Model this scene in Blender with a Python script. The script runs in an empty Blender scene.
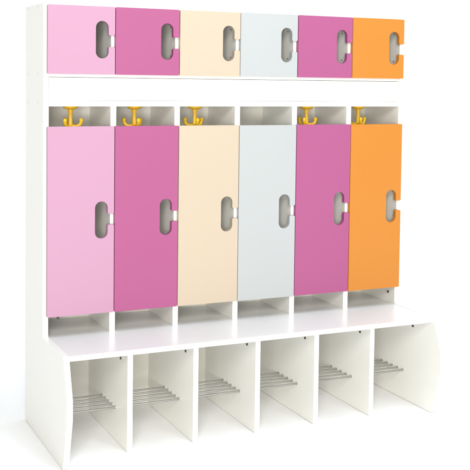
import bpy, bmesh, math, random
from mathutils import Vector, Matrix

random.seed(4)
scene = bpy.context.scene
col = scene.collection

# ------------------------------------------------------------------ camera
FPX, SX, SY = 1012.66, 8.174, -101.174          # focal length and lens shift in photo pixels (470 wide)
YAW, PITCH, ROLL = 0.4385, 0.0537, 0.0131
CAM = Vector((-0.8922, -3.5558, 1.3195))
F = Vector((math.sin(YAW) * math.cos(PITCH), math.cos(YAW) * math.cos(PITCH), -math.sin(PITCH)))
R0 = Vector((math.cos(YAW), -math.sin(YAW), 0))
U0 = R0.cross(F)
R = R0 * math.cos(ROLL) + U0 * math.sin(ROLL)
U = U0 * math.cos(ROLL) - R0 * math.sin(ROLL)
cd = bpy.data.cameras.new("camera")
cam = bpy.data.objects.new("camera", cd)
col.objects.link(cam)
m = Matrix((R, U, -F)).transposed().to_4x4()
m.translation = CAM
cam.matrix_world = m
cd.sensor_width = 36.0
cd.lens = FPX / 470 * 36
cd.shift_x = -SX / 470
cd.shift_y = SY / 470
cd.clip_end = 500
scene.camera = cam

# ------------------------------------------------------------------ studio light
w = bpy.data.worlds.new("World")
scene.world = w
w.use_nodes = True
bg = w.node_tree.nodes["Background"]
bg.inputs[0].default_value = (0.83, 0.905, 1.0, 1)
bg.inputs[1].default_value = 0.08


def softbox(name, loc, target, size, power, color):
    l = bpy.data.lights.new(name, 'AREA')
    l.shape = 'RECTANGLE'
    l.size, l.size_y = size
    l.energy = power
    l.color = color
    o = bpy.data.objects.new(name, l)
    o.location = loc
    d = Vector(target) - Vector(loc)
    o.rotation_euler = d.to_track_quat('-Z', 'Y').to_euler()
    col.objects.link(o)
    return o


softbox("softbox_key", (-1.9, -6.0, 3.7), (0.8, 0, 0.6), (2.2, 1.8), 330, (1.0, 0.98, 0.935))
softbox("softbox_low", (-2.7, -7.2, 0.95), (0.9, 0, 0.4), (2.6, 1.7), 425, (1.0, 0.98, 0.935))
softbox("softbox_fill", (2.6, -6.2, 3.3), (0.9, 0, 0.7), (2.4, 2.0), 150, (1.0, 0.98, 0.94))
softbox("softbox_overhead", (1.3, -1.2, 4.4), (1.1, -0.9, 0.0), (2.8, 3.0), 195, (0.83, 0.905, 1.0))
softbox("softbox_backdrop", (3.0, 0.9, 4.2), (3.0, 3.2, 0.9), (4.6, 0.8), 62, (0.83, 0.905, 1.0))
scene.view_settings.view_transform = 'Standard'
scene.view_settings.look = 'None'
scene.view_settings.exposure = -0.29
scene.view_settings.gamma = 1.0


# ------------------------------------------------------------------ materials
def material(name, color, rough=0.35, metal=0.0, bump=0.02, scale=90.0, tint=0.015, spec=0.5):
    mt = bpy.data.materials.new(name)
    mt.use_nodes = True
    nt = mt.node_tree
    b = nt.nodes["Principled BSDF"]
    tc = nt.nodes.new("ShaderNodeTexCoord")
    n1 = nt.nodes.new("ShaderNodeTexNoise")
    n1.inputs["Scale"].default_value = 3.0
    n1.inputs["Detail"].default_value = 5
    nt.links.new(tc.outputs["Object"], n1.inputs["Vector"])
    mix = nt.nodes.new("ShaderNodeMix")
    mix.data_type = 'RGBA'
    c = list(color) + [1]
    mix.inputs[6].default_value = [max(0, v * (1 - tint)) for v in color] + [1]
    mix.inputs[7].default_value = [min(1, v * (1 + tint)) for v in color] + [1]
    nt.links.new(n1.outputs["Fac"], mix.inputs[0])
    nt.links.new(mix.outputs[2], b.inputs["Base Color"])
    mr = nt.nodes.new("ShaderNodeMapRange")
    mr.inputs["To Min"].default_value = max(0.02, rough - 0.06)
    mr.inputs["To Max"].default_value = rough + 0.06
    nt.links.new(n1.outputs["Fac"], mr.inputs["Value"])
    nt.links.new(mr.outputs["Result"], b.inputs["Roughness"])
    b.inputs["Metallic"].default_value = metal
    b.inputs["Specular IOR Level"].default_value = spec
    if bump:
        n2 = nt.nodes.new("ShaderNodeTexNoise")
        n2.inputs["Scale"].default_value = scale
        n2.inputs["Detail"].default_value = 3
        nt.links.new(tc.outputs["Object"], n2.inputs["Vector"])
        bp = nt.nodes.new("ShaderNodeBump")
        bp.inputs["Strength"].default_value = bump
        bp.inputs["Distance"].default_value = 0.002
        nt.links.new(n2.outputs["Fac"], bp.inputs["Height"])
        nt.links.new(bp.outputs["Normal"], b.inputs["Normal"])
    return mt


WHITE = material("white_laminate", (0.84, 0.832, 0.78), 0.33)
SEATM = material("white_seat_laminate", (0.78, 0.775, 0.755), 0.22)
EDGE = material("white_edge_band", (0.82, 0.815, 0.79), 0.3)
BACKM = material("white_back_board", (0.82, 0.8, 0.73), 0.5)
PINK = material("light_pink_lacquer", (0.43, 0.238, 0.338), 0.45, spec=0.35, scale=260.0, bump=0.04)
MAGENTA = material("magenta_pink_lacquer", (0.33, 0.08, 0.192), 0.45, spec=0.35, scale=260.0, bump=0.04)
PEACH = material("peach_lacquer", (0.472, 0.393, 0.298), 0.45, spec=0.35, scale=260.0, bump=0.04)
GREY = material("pale_grey_lacquer", (0.388, 0.405, 0.406), 0.45, spec=0.35, scale=260.0, bump=0.04)
ORANGE = material("orange_lacquer", (0.5, 0.188, 0.027), 0.45, spec=0.35, scale=260.0, bump=0.04)
HOOKM = material("yellow_plastic", (0.93, 0.56, 0.018), 0.42, bump=0.0)
STEEL = material("brushed_steel", (0.42, 0.42, 0.40), 0.32, metal=1.0, bump=0.0)
DARK = material("dark_bolt_metal", (0.10, 0.09, 0.08), 0.4, metal=0.6, bump=0.0)
CAPM = material("screw_cap_plastic", (0.60, 0.61, 0.63), 0.45, bump=0.0)
FLOORM = material("white_studio_paper", (0.985, 0.985, 0.985), 0.9, tint=0.003, bump=0.0, spec=0.05)


# ------------------------------------------------------------------ mesh helpers
def link(name, bm, mat, parent=None, smooth=30):
    me = bpy.data.meshes.new(name)
    bmesh.ops.recalc_face_normals(bm, faces=bm.faces)
    bm.to_mesh(me)
    bm.free()
    me.set_sharp_from_angle(angle=math.radians(smooth))
    # broad plane faces stay flat; only curves and rounded rims are smoothed
    me.polygons.foreach_set("use_smooth", [not (len(p.vertices) > 8 or (p.area > 1.5e-4 and max(abs(c) for c in p.normal) > 0.9999)) for p in me.polygons])
    for mm in (mat if isinstance(mat, (list, tuple)) else [mat]):
        me.materials.append(mm)
    o = bpy.data.objects.new(name, me)
    col.objects.link(o)
    if parent:
        o.parent = parent
    return o


def box_bm(x0, x1, y0, y1, z0, z1, b=0.0012):
    bm = bmesh.new()
    bmesh.ops.create_cube(bm, size=1)
    for v in bm.verts:
        v.co = Vector(((x0 + x1) / 2 + v.co.x * (x1 - x0), (y0 + y1) / 2 + v.co.y * (y1 - y0), (z0 + z1) / 2 + v.co.z * (z1 - z0)))
    if b:
        bmesh.ops.bevel(bm, geom=list(bm.edges), offset=b, segments=2, profile=0.6, affect='EDGES')
    return bm


def prism_bm(pts, axis, lo, hi, b=0.0014):
    """A closed outline pushed along an axis ('x': outline in y,z; 'y': outline in x,z), its rims rounded."""
    def P(a, c, t):
        return (t, a, c) if axis == 'x' else (a, t, c)
    bm = bmesh.new()
    v0 = [bm.verts.new(P(a, c, lo)) for a, c in pts]
    v1 = [bm.verts.new(P(a, c, hi)) for a, c in pts]
    n = len(pts)
    bm.faces.new(v0)
    bm.faces.new(v1[::-1])
    rim = []
    for i in range(n):
        j = (i + 1) % n
        bm.faces.new((v0[j], v0[i], v1[i], v1[j]))
        rim.append(bm.edges.get((v0[i], v0[j])))
        rim.append(bm.edges.get((v1[i], v1[j])))
    if b:
        bmesh.ops.bevel(bm, geom=rim, offset=b, segments=2, profile=0.6, affect='EDGES')
    return bm


def rounded(corners, seg=7):
    """corners: (a, c, radius); returns the outline with each corner filleted, convex or concave."""
    out = []
    n = len(corners)
    for i, (a, c, r) in enumerate(corners):
        p = Vector((a, c))
        if r <= 0:
            out.append((a, c))
            continue
        q = Vector(corners[i - 1][:2]) - p
        s = Vector(corners[(i + 1) % n][:2]) - p
        q.normalize()
        s.normalize()
        ang = q.angle(s)
        d = r / math.tan(ang / 2)
        t0, t1 = p + q * d, p + s * d
        cen = p + (q + s).normalized() * (r / math.sin(ang / 2))
        a0 = math.atan2(t0.y - cen.y, t0.x - cen.x)
        a1 = math.atan2(t1.y - cen.y, t1.x - cen.x)
        da = (a1 - a0 + math.pi) % (2 * math.pi) - math.pi
        for k in range(seg + 1):
            t = a0 + da * k / seg
            out.append((cen.x + r * math.cos(t), cen.y + r * math.sin(t)))
    return out


def tube(bm, pts, radii, seg=14):
    rings = []
    pts = [Vector(p) for p in pts]
    up = None
    for i, p in enumerate(pts):
        d = (pts[min(i + 1, len(pts) - 1)] - pts[max(i - 1, 0)]).normalized()
        if up is None:
            up = d.orthogonal().normalized()
        up = (up - d * up.dot(d)).normalized()
        s = d.cross(up)
        rings.append([bm.verts.new(p + (up * math.cos(2 * math.pi * k / seg) + s * math.sin(2 * math.pi * k / seg)) * radii[i]) for k in range(seg)])
    for a, b in zip(rings, rings[1:]):
        for k in range(seg):
            bm.faces.new((a[k], a[(k + 1) % seg], b[(k + 1) % seg], b[k]))
    bm.faces.new(rings[0][::-1])
    bm.faces.new(rings[-1])


# ------------------------------------------------------------------ the setting
# a white paper sweep: floor, wide curve, wall
bm = bmesh.new()
prof = [(-12.0, -0.0015), (-4.0, -0.0015), (1.6, -0.0015)]
for i in range(1, 25):
    t = math.pi / 2 * i / 24
    prof.append((1.6 + 1.6 * math.sin(t), -0.0015 + 1.6 * (1 - math.cos(t))))
prof.append((3.2, 6.0))
rows = [[bm.verts.new((x, y, z)) for x in (-9, -3, 1, 5, 12)] for y, z in prof]
for r0, r1 in zip(rows, rows[1:]):
    for i in range(4):
        bm.faces.new((r0[i], r0[i + 1], r1[i + 1], r1[i]))
sweep = link("backdrop", bm, FLOORM)
sweep["kind"] = "structure"

# ------------------------------------------------------------------ the locker bench
P = 0.25            # bay pitch
TU = 0.0108         # half an upper divider
T = 0.0098          # half a board
N = 6
ZTOP = 1.5815
H1, H2, H3, H4 = 1.5755, 1.3310, 1.1425, 0.4583
SHELF_HI = (1.3197, 1.3377)
SHELF_LO = (1.2147, 1.2350)
ZS = 0.3822         # seat top
YB = 0.268          # face of the back board
YR = 0.275          # rear edge of the side panels
SEATF = -0.275

root = bpy.data.objects.new("locker_bench", None)
root.empty_display_size = 0.2
root.location = (0.75, 0.0, 0.0)
col.objects.link(root)
root["label"] = "white six-bay children's cloakroom locker with pink, peach, grey and orange doors above an open bench"
root["category"] = "locker bench"
bpy.context.view_layer.update()
INV = Matrix.Translation((-0.75, 0, 0))


def part(name, bm, mat, parent=None, label=None, smooth=30):
    if parent is None:
        parent = root
    bm.transform(INV)
    o = link(name, bm, mat, parent, smooth)
    if label:
        o["label"] = label
    return o


# side panels: tall upright, swelling out into the bench end
def side_profile():
    return rounded([
        (YR, 0.0, 0), (YR, ZTOP, 0.006), (0.0, ZTOP, 0.004), (0.0, ZS + 0.0012, 0.009),
        (-0.282, ZS + 0.0012, 0.012), (-0.331, 0.246, 0.018), (-0.331, 0.182, 0.022), (-0.282, 0.0, 0.004)], 9)


for s in (0, 1):
    xc = s * N * P
    pn = part("side_panel", prism_bm(side_profile(), 'x', xc - T, xc + T, 0.0016), WHITE, smooth=40)
    if s == 0:
        for z in (1.3288, 1.2238, ZTOP - 0.010):
            for y in (0.226, 0.0813):
                b = bmesh.new()
                tube(b, [(xc - T + 0.001, y, z), (xc - T - 0.0006, y, z), (xc - T - 0.001, y, z)], [0.0048, 0.0048, 0.0036], 20)
                part("screw_cap", b, CAPM, pn)
    else:
        b = bmesh.new()
        tube(b, [(xc - T + 0.001, 0.047, 0.425), (xc - T - 0.004, 0.047, 0.425)], [0.0055, 0.005], 16)
        part("bolt", b, DARK, pn)
        for z in (1.516, 1.403):
            b = bmesh.new()
            tube(b, [(xc - T + 0.001, 0.044, z), (xc - T - 0.0015, 0.044, z)], [0.003, 0.0026], 14)
            part("bolt", b, DARK, pn)
        b = bmesh.new()
        tube(b, [(xc - T + 0.001, -0.141, 0.3195), (xc - T - 0.004, -0.141, 0.3195)], [0.005, 0.0045], 16)
        part("bolt", b, DARK, pn)

# boards that run the whole width
part("top_panel", box_bm(T, N * P - T, 0.0006, YB, ZTOP - 0.018, ZTOP - 0.001), WHITE)
part("shelf", box_bm(T, N * P - T, 0.0, YB, *SHELF_HI), WHITE)
part("shelf", box_bm(T, N * P - T, 0.0, YB, *SHELF_LO), WHITE)
part("fascia_board", box_bm(T + 0.0018, N * P - T - 0.0018, 0.002, 0.018, SHELF_LO[1] + 0.0009, SHELF_HI[0] - 0.0017), WHITE)
part("back_board", box_bm(T, N * P - T, YB, YB + 0.006, 0.0, ZTOP - 0.002), BACKM)
part("seat", box_bm(T, N * P - T, SEATF, YB, ZS - 0.018, ZS, 0.002), SEATM)

# uprights between the bays: behind the small doors, behind the tall doors, under the seat
for k in range(1, N):
    x = k * P
    dv = part("divider", box_bm(x - TU, x + TU, 0.0, YB, SHELF_HI[1], ZTOP - 0.018), WHITE)
    for z in (1.512, 1.404):
        b = bmesh.new()
        tube(b, [(x - TU + 0.001, 0.046, z), (x - TU - 0.0015, 0.046, z)], [0.003, 0.0026], 14)
        part("bolt", b, DARK, dv)
    part("divider", box_bm(x - TU, x + TU, 0.0, YB, ZS, SHELF_LO[0]), WHITE)
    bd = part("bench_divider", box_bm(x - T, x + T, -0.2104, YB, 0.0, ZS - 0.018), WHITE)
    b = bmesh.new()
    tube(b, [(x - T + 0.001, -0.137, 0.3175), (x - T - 0.004, -0.137, 0.3175)], [0.005, 0.0045], 16)
    part("bolt", b, DARK, bd)


# doors: a long finger slot, opened to the right edge by a short channel
def door_outline(x0, x1, z0, z1, rc, sl, sr, s0, s1, c0, c1):
    r = (sr - sl) / 2 * 1.018
    q = 0.006
    right = [(x1, z0, rc), (x1, c0, q), (sr, c0, q * 0.8), (sr, s0, r * 0.98), (sl, s0, r * 0.98),
             (sl, s1, r * 0.98), (sr, s1, r * 0.98), (sr, c1, q * 0.8), (x1, c1, q), (x1, z1, rc)]
    return rounded([(x0, z0, rc)] + right + [(x0, z1, rc)], 14)


COLORS = [(PINK, "light pink"), (MAGENTA, "dark pink"), (PEACH, "peach"), (GREY, "pale grey"), (MAGENTA, "dark pink"), (ORANGE, "orange")]
YD0, YD1 = -0.019, -0.0016
HX = 0.049


def hang(o, cx, cz):
    """Each door sits a hair off its neighbours, as hung doors do."""
    a = random.uniform(-0.0011, 0.0011)
    dx, dy, dz = random.uniform(-0.0004, 0.0004), random.uniform(-0.0009, 0.0002), random.uniform(-0.0005, 0.0005)
    c = Vector((cx - 0.75, 0, cz))
    o.data.transform(Matrix.Translation(c + Vector((dx, dy, dz))) @ Matrix.Rotation(a, 4, 'Y') @ Matrix.Translation(-c))


for k, (mt, cn) in enumerate(COLORS):
    x0, x1 = k * P + 0.0015, (k + 1) * P - 0.0015
    sl, sr = k * P + 0.1765, k * P + 0.2245
    up = door_outline(x0, x1, H2, H1, 0.005, sl, sr, 1.3885, 1.5235, 1.4305, 1.4725)
    d = part("small_door", prism_bm(up, 'y', YD0, YD1, 0.0014), mt, label="small square %s door with a finger slot" % cn, smooth=40)
    hang(d, x0, (H1 + H2) / 2)
    lo = door_outline(x0, x1, H4, H3, 0.003, sl, sr, 0.7325, 0.8685, 0.7825, 0.8225)
    d = part("tall_door", prism_bm(lo, 'y', YD0, YD1, 0.0014), mt, label="tall %s door with a finger slot" % cn, smooth=40)
    hang(d, x0, (H3 + H4) / 2)
    if k == 0:
        b = bmesh.new()
        tube(b, [(HX, 0.012, 0.500), (HX, 0.012, H4 + 0.004), (HX, 0.012, H4 - 0.015)], [0.0055, 0.0055, 0.0045], 16)
        part("hinge_pin", b, DARK, d)


# coat hooks under the lower shelf: base disc and stem, three upturned prongs
def hook(xc, yc, phi):
    z = SHELF_LO[0]
    b = bmesh.new()
    tube(b, [(xc, yc, z), (xc, yc, z - 0.0085), (xc, yc, z - 0.0115), (xc, yc, z - 0.016), (xc, yc, z - 0.036), (xc, yc, z - 0.066), (xc, yc, z - 0.078), (xc, yc, z - 0.084)],
         [0.026, 0.027, 0.024, 0.0095, 0.0074, 0.0078, 0.0095, 0.006], 24)
    h = part("coat_hook", b, HOOKM, smooth=50)
    for j in range(3):
        a = math.radians(phi + 120 * j) - YAW
        dx, dy = math.cos(a), math.sin(a)
        b = bmesh.new()
        pts, rad = [], []
        for i in range(13):
            t = i / 12
            th = -math.pi / 2 + t * math.pi * 0.60
            rr = 0.019 + 0.0205 * math.cos(th)
            zz = -0.0585 + 0.0205 * math.sin(th)
            if i == 0:
                pts.append((xc + dx * 0.003, yc + dy * 0.003, z - 0.078))
                rad.append(0.0068)
            pts.append((xc + dx * rr, yc + dy * rr, z + zz))
            rad.append(0.0066 - 0.0008 * t + (0.0016 if i > 9 else 0))
        e = Vector(pts[-1]) + (Vector(pts[-1]) - Vector(pts[-2])).normalized() * 0.004
        pts.append(tuple(e))
        rad.append(0.003)
        tube(b, pts, rad, 14)
        part("prong", b, HOOKM, h, smooth=60)


for k, phi in ((0, 10), (1, 180), (2, 50), (4, 14), (5, 40)):
    hook(k * P + 0.125, 0.131, phi)

# shoe rods across each bench bay
for k in range(N):
    rk = bpy.data.objects.new("shoe_rack", None)
    rk.empty_display_size = 0.05
    rk.parent = root
    col.objects.link(rk)
    for y in (0.083, 0.043, 0.005, -0.035, -0.075):
        b = bmesh.new()
        a0, a1 = k * P + T, (k + 1) * P - T
        tube(b, [(a0, y, 0.120), (a0 + 0.004, y, 0.120), (a0 + 0.0041, y, 0.120), (a1 - 0.0041, y, 0.120), (a1 - 0.004, y, 0.120), (a1, y, 0.120)],
             [0.0046, 0.0046, 0.0036, 0.0036, 0.0046, 0.0046], 14)
        part("rod", b, STEEL, rk, smooth=50)
